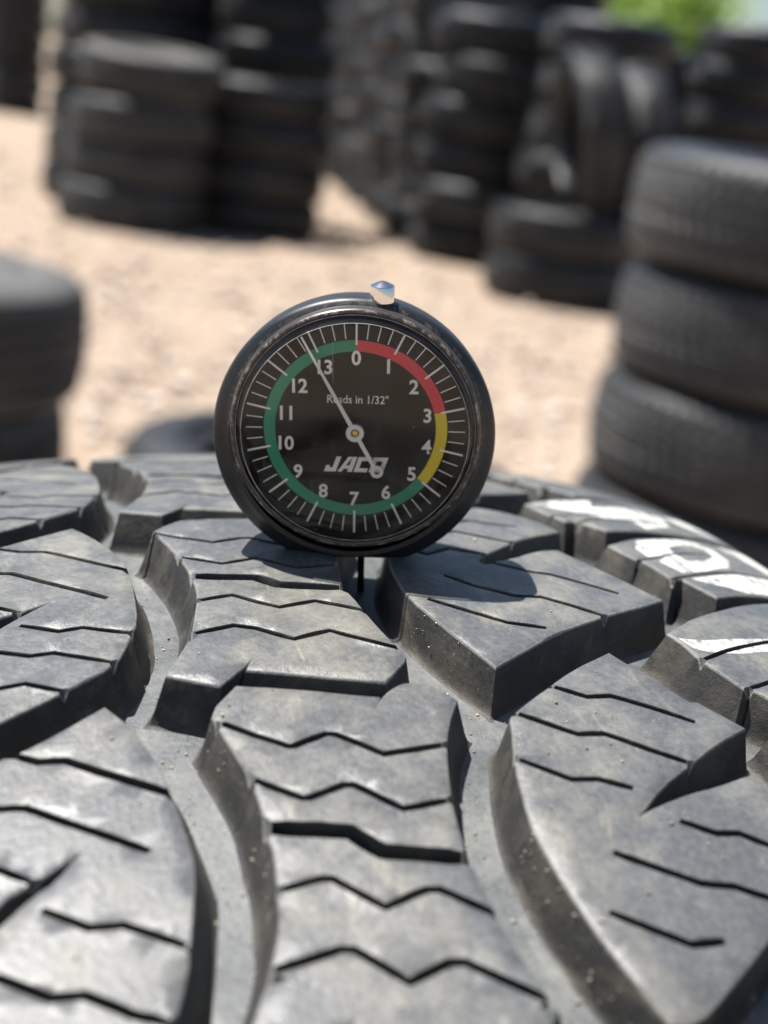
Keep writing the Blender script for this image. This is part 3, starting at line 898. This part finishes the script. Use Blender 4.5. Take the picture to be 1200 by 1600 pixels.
    nt.links.new(fac, m2.inputs[0]); nt.links.new(m1.outputs[0], m2.inputs[1]); nt.links.new(dd.outputs[0], m2.inputs[2])
    nt.links.new(m2.outputs[0], out.inputs['Surface'])
    prof = [(0.0001, 3.1), (8, 3.09), (15, 3.06), (18.9, 3.02), (19.3, 2.9), (19.55, 2.6), (19.6, 1.9), (19.9, 1.6), (20.29, 1.45)]
    part('lens', lathe('lens', [(a_ * mm, b_ * mm) for a_, b_ in prof], 128, 'Z', 25), [ml])
    m_highlight = simple('painted_lens_highlight', (0.42, 0.40, 0.38), 0.25, var=0.5, scale=500)
    for r_, z_ in ((19.36, 3.0), (20.42, 1.62)):  # pale rings painting the bright highlight that runs round the lens rim
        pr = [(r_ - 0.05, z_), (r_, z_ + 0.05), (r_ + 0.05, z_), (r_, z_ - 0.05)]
        part('lens_highlight', lathe('lens_highlight', [(a_ * mm, b_ * mm) for a_, b_ in pr], 128, 'Z', 60, True), [m_highlight])
    # plunger button on top, probe pin below
    m_chr = simple('polished_steel', (0.72, 0.72, 0.73), 0.12, 1.0)
    bx, bz, by = 4.1, -3.2, -1.1
    prof = [(1.25, 20.0), (1.25, 22.6), (2.02, 22.7), (2.05, 25.3), (1.95, 25.5), (1.0, 25.95), (0.35, 26.2), (0.0001, 26.28)]
    me = lathe('plunger_button', [(a_ * mm, b_ * mm) for a_, b_ in prof], 48, 'Z', 30)
    for v in me.vertices: v.co = Vector((v.co.x + bx * mm, v.co.z + by * mm, -v.co.y + bz * mm))
    part('plunger_button', me, [m_chr], label='polished steel push button on top of the gauge')
    m_pin = simple('blackened_pin', (0.012, 0.012, 0.013), 0.3, 0.3)
    prof = [(0.0001, -33.3), (0.4, -33.25), (0.62, -33.0), (0.62, -23.0)]
    me = lathe('probe_pin', [(a_ * mm, b_ * mm) for a_, b_ in prof], 24, 'Z', 40)
    for v in me.vertices: v.co = Vector((v.co.x + 1.15 * mm, v.co.z, -v.co.y - 4.6 * mm))
    part('probe_pin', me, [m_pin], label='thin dark probe pin reaching down into the groove')
make_gauge()

# ------------------------------------------------------------------ yard tyres
def rubber_yard(name, base, dust, rough):
    m, nt, b = mat(name)
    co = coords(nt)
    n1 = noise(nt, co, 5, 5, 0.6, 0.4)
    n2 = noise(nt, co, 38, 4, 0.6)
    f = ramp(nt, n1, [(0.45, (0, 0, 0)), (0.78, (0.5,) * 3)])
    c = mixc(nt, f.outputs[0], base, dust)
    c = mixc(nt, math_(nt, 'MULTIPLY', ramp(nt, n2, [(0.5, (0, 0, 0)), (0.7, (1, 1, 1))]).outputs[0], 0.25), c, dust)
    nt.links.new(c, b.inputs['Base Color'])
    b.inputs['Roughness'].default_value = rough
    b.inputs['Specular IOR Level'].default_value = 0.5
    bump(nt, b, noise(nt, co, 60, 5, 0.7), 0.7, 0.006)
    return m
M_YT = rubber_yard('yard_tyre_tread', (0.007, 0.0075, 0.009), (0.075, 0.075, 0.074), 0.30)
M_YS = rubber_yard('yard_tyre_sidewall', (0.006, 0.0065, 0.008), (0.075, 0.075, 0.074), 0.26)
M_YD = rubber_yard('dusty_tyre_tread', (0.030, 0.0305, 0.032), (0.105, 0.103, 0.098), 0.42)
M_YP = rubber_yard('pale_tyre_tread', (0.03, 0.03, 0.031), (0.10, 0.095, 0.085), 0.45)
M_YPS = rubber_yard('pale_tyre_sidewall', (0.085, 0.082, 0.076), (0.20, 0.185, 0.16), 0.5)
M_YDS = rubber_yard('dusty_tyre_sidewall', (0.020, 0.0205, 0.022), (0.085, 0.083, 0.080), 0.38)

def tyre_meshes(nm, R, W, bead, pattern, mats, nseg=72):
    """tread band with ribs and cross cuts, two bulging sidewalls; axis along z, base at z = 0"""
    h = W / 2
    tv, tf = [], []
    tw = W * 0.40
    # rib profile across the tread: (z offset, depth flag)
    rows = [(-tw, 0.012), (-tw * 0.93, 0.0)]
    ribs = {'rib': 4, 'lug': 3, 'fine': 5}[pattern]
    gw = tw * 2 / ribs
    for i in range(ribs):
        a = -tw * 0.93 + i * gw * 0.93
        z0 = a + (0.006 if i else 0); z1 = a + gw * 0.93 - 0.006
        if i: rows += [(z0 - 0.004, -0.009), (z0, 0.0)]
        rows += [(z0 + (z1 - z0) * 0.5, 0.0), (z1, 0.0)]
        if i < ribs - 1: rows += [(z1 + 0.004, -0.009)]
    rows += [(tw, 0.012)]
    ns = nseg * 4
    for z, d in rows:
        crownd = 0.010 * (abs(z) / tw) ** 2.2
        for k in range(ns):
            t = 2 * math.pi * k / ns
            r = R - crownd
            if d == 0.012: r -= 0.006
            elif d < 0: r -= 0.009
            else:
                ph = (k + int(z / tw * (3 if pattern != 'rib' else 1))) % 4
                if ph == 0: r -= 0.008 if pattern == 'lug' else 0.009
            tv.append((r * math.cos(t), r * math.sin(t), h + z))
    for i in range(len(rows) - 1):
        for k in range(ns):
            k2 = (k + 1) % ns
            tf.append((i * ns + k, i * ns + k2, (i + 1) * ns + k2, (i + 1) * ns + k))
    tread = pymesh(nm + '_tread', tv, tf, 30)
    tread.materials.append(mats[0])
    prof = [(R - 0.016, tw), (R - 0.024, tw + 0.010), (R - 0.05, h * 0.95), (R - 0.078, h), (R - 0.105, h * 0.985), (R - 0.108, h * 0.965), (R - 0.112, h * 0.97),
            (bead + 0.028, h * 0.80), (bead + 0.018, h * 0.80), (bead + 0.008, h * 0.74), (bead, h * 0.66), (bead + 0.004, h * 0.58), (bead + 0.05, h * 0.78), (R - 0.05, h * 0.78), (R - 0.022, tw * 0.9), (R - 0.02, 0.0)]
    up = lathe(nm + '_sidewall_up', [(r, h + z) for r, z in prof], nseg, 'Z', 35)
    dn = lathe(nm + '_sidewall_dn', [(r, h - z) for r, z in prof], nseg, 'Z', 35)
    up.materials.append(mats[1]); dn.materials.append(mats[1])
    return tread, up, dn

KINDS = {
    'a': (tyre_meshes('a', 0.365, 0.215, 0.215, 'rib', (M_YT, M_YS)), 0.212),
    'b': (tyre_meshes('b', 0.350, 0.200, 0.205, 'lug', (M_YT, M_YS)), 0.197),
    'c': (tyre_meshes('c', 0.335, 0.225, 0.215, 'fine', (M_YT, M_YS)), 0.222),
    'd': (tyre_meshes('d', 0.370, 0.214, 0.225, 'fine', (M_YD, M_YDS)), 0.209),
    'f': (tyre_meshes('f', 0.375, 0.236, 0.22, 'fine', (M_YP, M_YPS)), 0.231),
    'e': (tyre_meshes('e', 0.365, 0.214, 0.22, 'fine', (M_YP, M_YPS)), 0.209),
}
def yard_tyre(kind, mtx, label, group=None):
    o = empty('tyre', mtx)
    tag(o, label, 'tyre', group)
    t, u, d = KINDS[kind][0]
    link('tread', t, o); link('sidewall', u, o); link('sidewall', d, o)
    return o

ORD = ['lowest', 'second from the ground', 'third from the ground', 'fourth from the ground', 'fifth from the ground', 'sixth from the ground', 'seventh from the ground', 'eighth from the ground', 'ninth from the ground']
def stack(x, y, kinds, where, seed, jit=0.02, leanx=0.0, nod=0.0):
    rnd = random.Random(seed)
    z = 0.0
    n = len(kinds)
    for i, k in enumerate(kinds):
        dx, dy = rnd.uniform(-jit, jit), rnd.uniform(-jit, jit)
        if isinstance(leanx, (list, tuple)): dx = leanx[i]; 
        tilt = Matrix.Rotation(rnd.uniform(-0.012, 0.012), 4, 'X') @ Matrix.Rotation(rnd.uniform(-0.012, 0.012), 4, 'Y')
        m = Matrix.Translation((x + dx, y + dy, z)) @ tilt @ Matrix.Rotation(rnd.uniform(0, 6.28), 4, 'Z')
        if nod and i == n - 1: m = Matrix.Translation((x + dx, y + dy, z + 0.04)) @ Matrix.Rotation(R_(nod), 4, 'X') @ Matrix.Rotation(0.03, 4, 'Y')
        pos = 'topmost' if (i == n - 1 and n > 1) else ORD[i]
        if n == 1: lab = 'single ' + where
        else: lab = pos + ' tyre in ' + where
        yard_tyre(k, m, lab, where)
        z += KINDS[k][1]
    return z

def k_mix(n, seed):
    r = random.Random(seed); return ''.join(r.choice('abc') for _ in range(n))

stack(0.745, 2.95, 'dddd', 'the dusty grey stack at the right edge', 1, leanx=(-0.01, 0.0, 0.012, 0.0))
stack(-0.955, 2.72, 'ff', 'the low two-tyre stack cut by the left edge', 2, leanx=(-0.025, 0.0))
yard_tyre('d', Matrix.Translation((-0.13, 2.78, 0.0)), 'dusty tyre lying flat on the ground just behind the gauge')
stack(-1.50, 8.00, 'ddde', 'the short dusty grey stack left of centre', 4, jit=0.03, nod=5)
stack(-0.93, 8.46, 'bbab', 'the short dark stack beside the dusty grey one', 5)
stack(-1.88, 9.02, 'abcabca', 'the tall stack behind the dusty grey short stack', 6)
stack(-1.02, 9.42, 'bacbacb', 'the tall stack behind the short dark stack', 7)
stack(-1.66, 9.75, 'cabbaca', 'the rear tall stack seen between the left stacks', 17)
# front of the long row
stack(0.68, 7.30, 'aa', 'the low pair under the upright tyre', 8, jit=0.03)
lean = Matrix.Translation((0.68, 7.24, 0.43 + 0.36)) @ Matrix.Rotation(R_(9), 4, 'Z') @ Matrix.Rotation(R_(80), 4, 'Y') @ Matrix.Translation((0, 0, -0.11))
yard_tyre('a', lean, 'tyre standing upright on the low pair of tyres near the right')
lean = Matrix.Translation((0.93, 7.30, 0.43 + 0.34)) @ Matrix.Rotation(R_(6), 4, 'Z') @ Matrix.Rotation(R_(80), 4, 'Y') @ Matrix.Translation((0, 0, -0.11))
yard_tyre('b', lean, 'second upright tyre, leaning against the first one on the low pair')
stack(0.80, 8.08, 'ccaccc', 'the tall stack behind the upright tyre', 9)
row = [(0.25 - 0.165 * 1.05 * i, 8.6 + 1.05 * i) for i in range(8)]
row[0] = (0.25, 8.6)
words = ['first', 'second', 'third', 'fourth', 'fifth', 'sixth', 'seventh', 'eighth', 'ninth', 'tenth']
for i, (x, y) in enumerate(row):
    stack(x, y, k_mix(6 if i == 0 else 8 - (i % 3 == 1), 30 + i), 'the %s stack of the receding row' % words[i], 40 + i, jit=0.03)
for i, (x, y) in enumerate([(0.62, 10.15), (0.46, 11.2), (0.30, 12.25), (0.14, 13.3), (-0.04, 14.35)]):
    stack(x, y, k_mix(8, 90 + i), 'the %s tall stack backing the receding row' % words[i], 95 + i, jit=0.03)
for i, (x, y) in enumerate([(-1.45, 16.4), (-2.15, 16.7), (-2.9, 16.9)]):
    stack(x, y, k_mix(8, 60 + i), 'the %s stack across the lane end' % words[i], 62 + i, jit=0.03)
for i, (x, y) in enumerate([(1.72, 9.0), (2.45, 9.4), (1.40, 9.75), (2.1, 10.3)]):
    stack(x, y, k_mix(7 if i < 2 else 6, 70 + i), ['the stack at the top right corner', 'the stack cut by the right edge at the top', 'the stack behind the upright tyre, farther back', 'the farthest stack at top right'][i], 75 + i, jit=0.03)
for i, (x, y) in enumerate([(-4.75, 17.6), (-5.2, 18.3)]):
    stack(x, y, k_mix(8, 80 + i), ['the distant stack at upper left', 'the rear distant stack at upper left'][i], 85 + i, jit=0.03)

# ------------------------------------------------------------------ trees behind the yard
def make_trees():
    mt, nt, b = mat('leaf')
    geo = N(nt, 'ShaderNodeNewGeometry')
    r = ramp(nt, geo.outputs['Random Per Island'], [(0, (0.10, 0.18, 0.02)), (1, (0.20, 0.31, 0.04))])
    nt.links.new(r.outputs[0], b.inputs['Base Color'])
    b.inputs['Roughness'].default_value = 0.5
    b.inputs['Transmission Weight'].default_value = 0.0
    tl = N(nt, 'ShaderNodeBsdfTranslucent'); tl.inputs[0].default_value = (0.34, 0.52, 0.06, 1)
    mx = N(nt, 'ShaderNodeMixShader'); mx.inputs[0].default_value = 0.4
    out = nt.nodes['Material Output']
    nt.links.new(b.outputs[0], mx.inputs[1]); nt.links.new(tl.outputs[0], mx.inputs[2]); nt.links.new(mx.outputs[0], out.inputs[0])
    bark = simple('bark', (0.12, 0.09, 0.065), 0.9, var=0.4, scale=8)
    def tree(x, y, h, rad, seed, label):
        rnd = random.Random(seed)
        root = empty('tree', Matrix.Translation((x, y, 0)))
        tag(root, label, 'tree', 'trees beyond the tyre stacks')
        # trunk with limbs
        v_, f_ = [], []
        def limb(p0, p1, r0, r1, n=8):
            o = len(v_); d = (p1 - p0).normalized(); a = d.orthogonal().normalized(); c = d.cross(a)
            for j in range(4):
                t = j / 3; p = p0.lerp(p1, t) + a * (0.06 * math.sin(t * 5 + seed)); rr = r0 + (r1 - r0) * t
                for k in range(n):
                    w = 2 * math.pi * k / n; v_.append(p + (a * math.cos(w) + c * math.sin(w)) * rr)
            for j in range(3):
                for k in range(n):
                    k2 = (k + 1) % n; f_.append((o + j * n + k, o + j * n + k2, o + (j + 1) * n + k2, o + (j + 1) * n + k))
        top = Vector((0.1, 0.1, h * 0.55))
        limb(Vector((0, 0, -0.1)), top, 0.16, 0.10)
        cl = []
        for k in range(12):
            a = rnd.uniform(0, 6.28); e = rnd.uniform(0.05, 1.2); L = rad * rnd.uniform(0.6, 1.0)
            s = Vector((0, 0, h * rnd.uniform(0.25, 0.55)))
            q = s + Vector((math.cos(a) * math.cos(e), math.sin(a) * math.cos(e), math.sin(e) * 1.1)) * L
            limb(s, q, 0.06, 0.02, 6); cl.append(q)
            for _ in range(3): cl.append(s.lerp(q, rnd.uniform(0.6, 1.1)) + Vector((rnd.uniform(-.5, .5), rnd.uniform(-.5, .5), rnd.uniform(-.3, .5))))
        link('trunk', pymesh('trunk', v_, f_, 60), root, [bark])
        lv, lf = [], []
        for q in cl:
            cr = rnd.uniform(0.4, 0.75)
            for _ in range(120):
                d = Vector((rnd.gauss(0, 1), rnd.gauss(0, 1), rnd.gauss(0, 0.8))).normalized() * cr * rnd.random() ** 0.45
                p = q + d
                a = Vector((rnd.gauss(0, 1), rnd.gauss(0, 1), rnd.gauss(0, 1))).normalized(); c = a.orthogonal().normalized()
                s = rnd.uniform(0.05, 0.10); o = len(lv)
                lv += [p - a * s, p + c * s * 0.5, p + a * s, p - c * s * 0.5]
                lf.append((o, o + 1, o + 2, o + 3))
        link('crown', pymesh('crown', lv, lf), root, [mt])
    tree(2.75, 22.0, 4.2, 0.9, 1, 'bright green leafy tree at the top right behind the stacks')
    tree(2.1, 27.0, 4.4, 1.0, 2, 'smaller green tree left of the bright one at top right')
    tree(-2.1, 25.0, 4.6, 2.2, 3, 'green tree beyond the far end of the lane')
make_trees()

scene.render.engine = 'CYCLES'
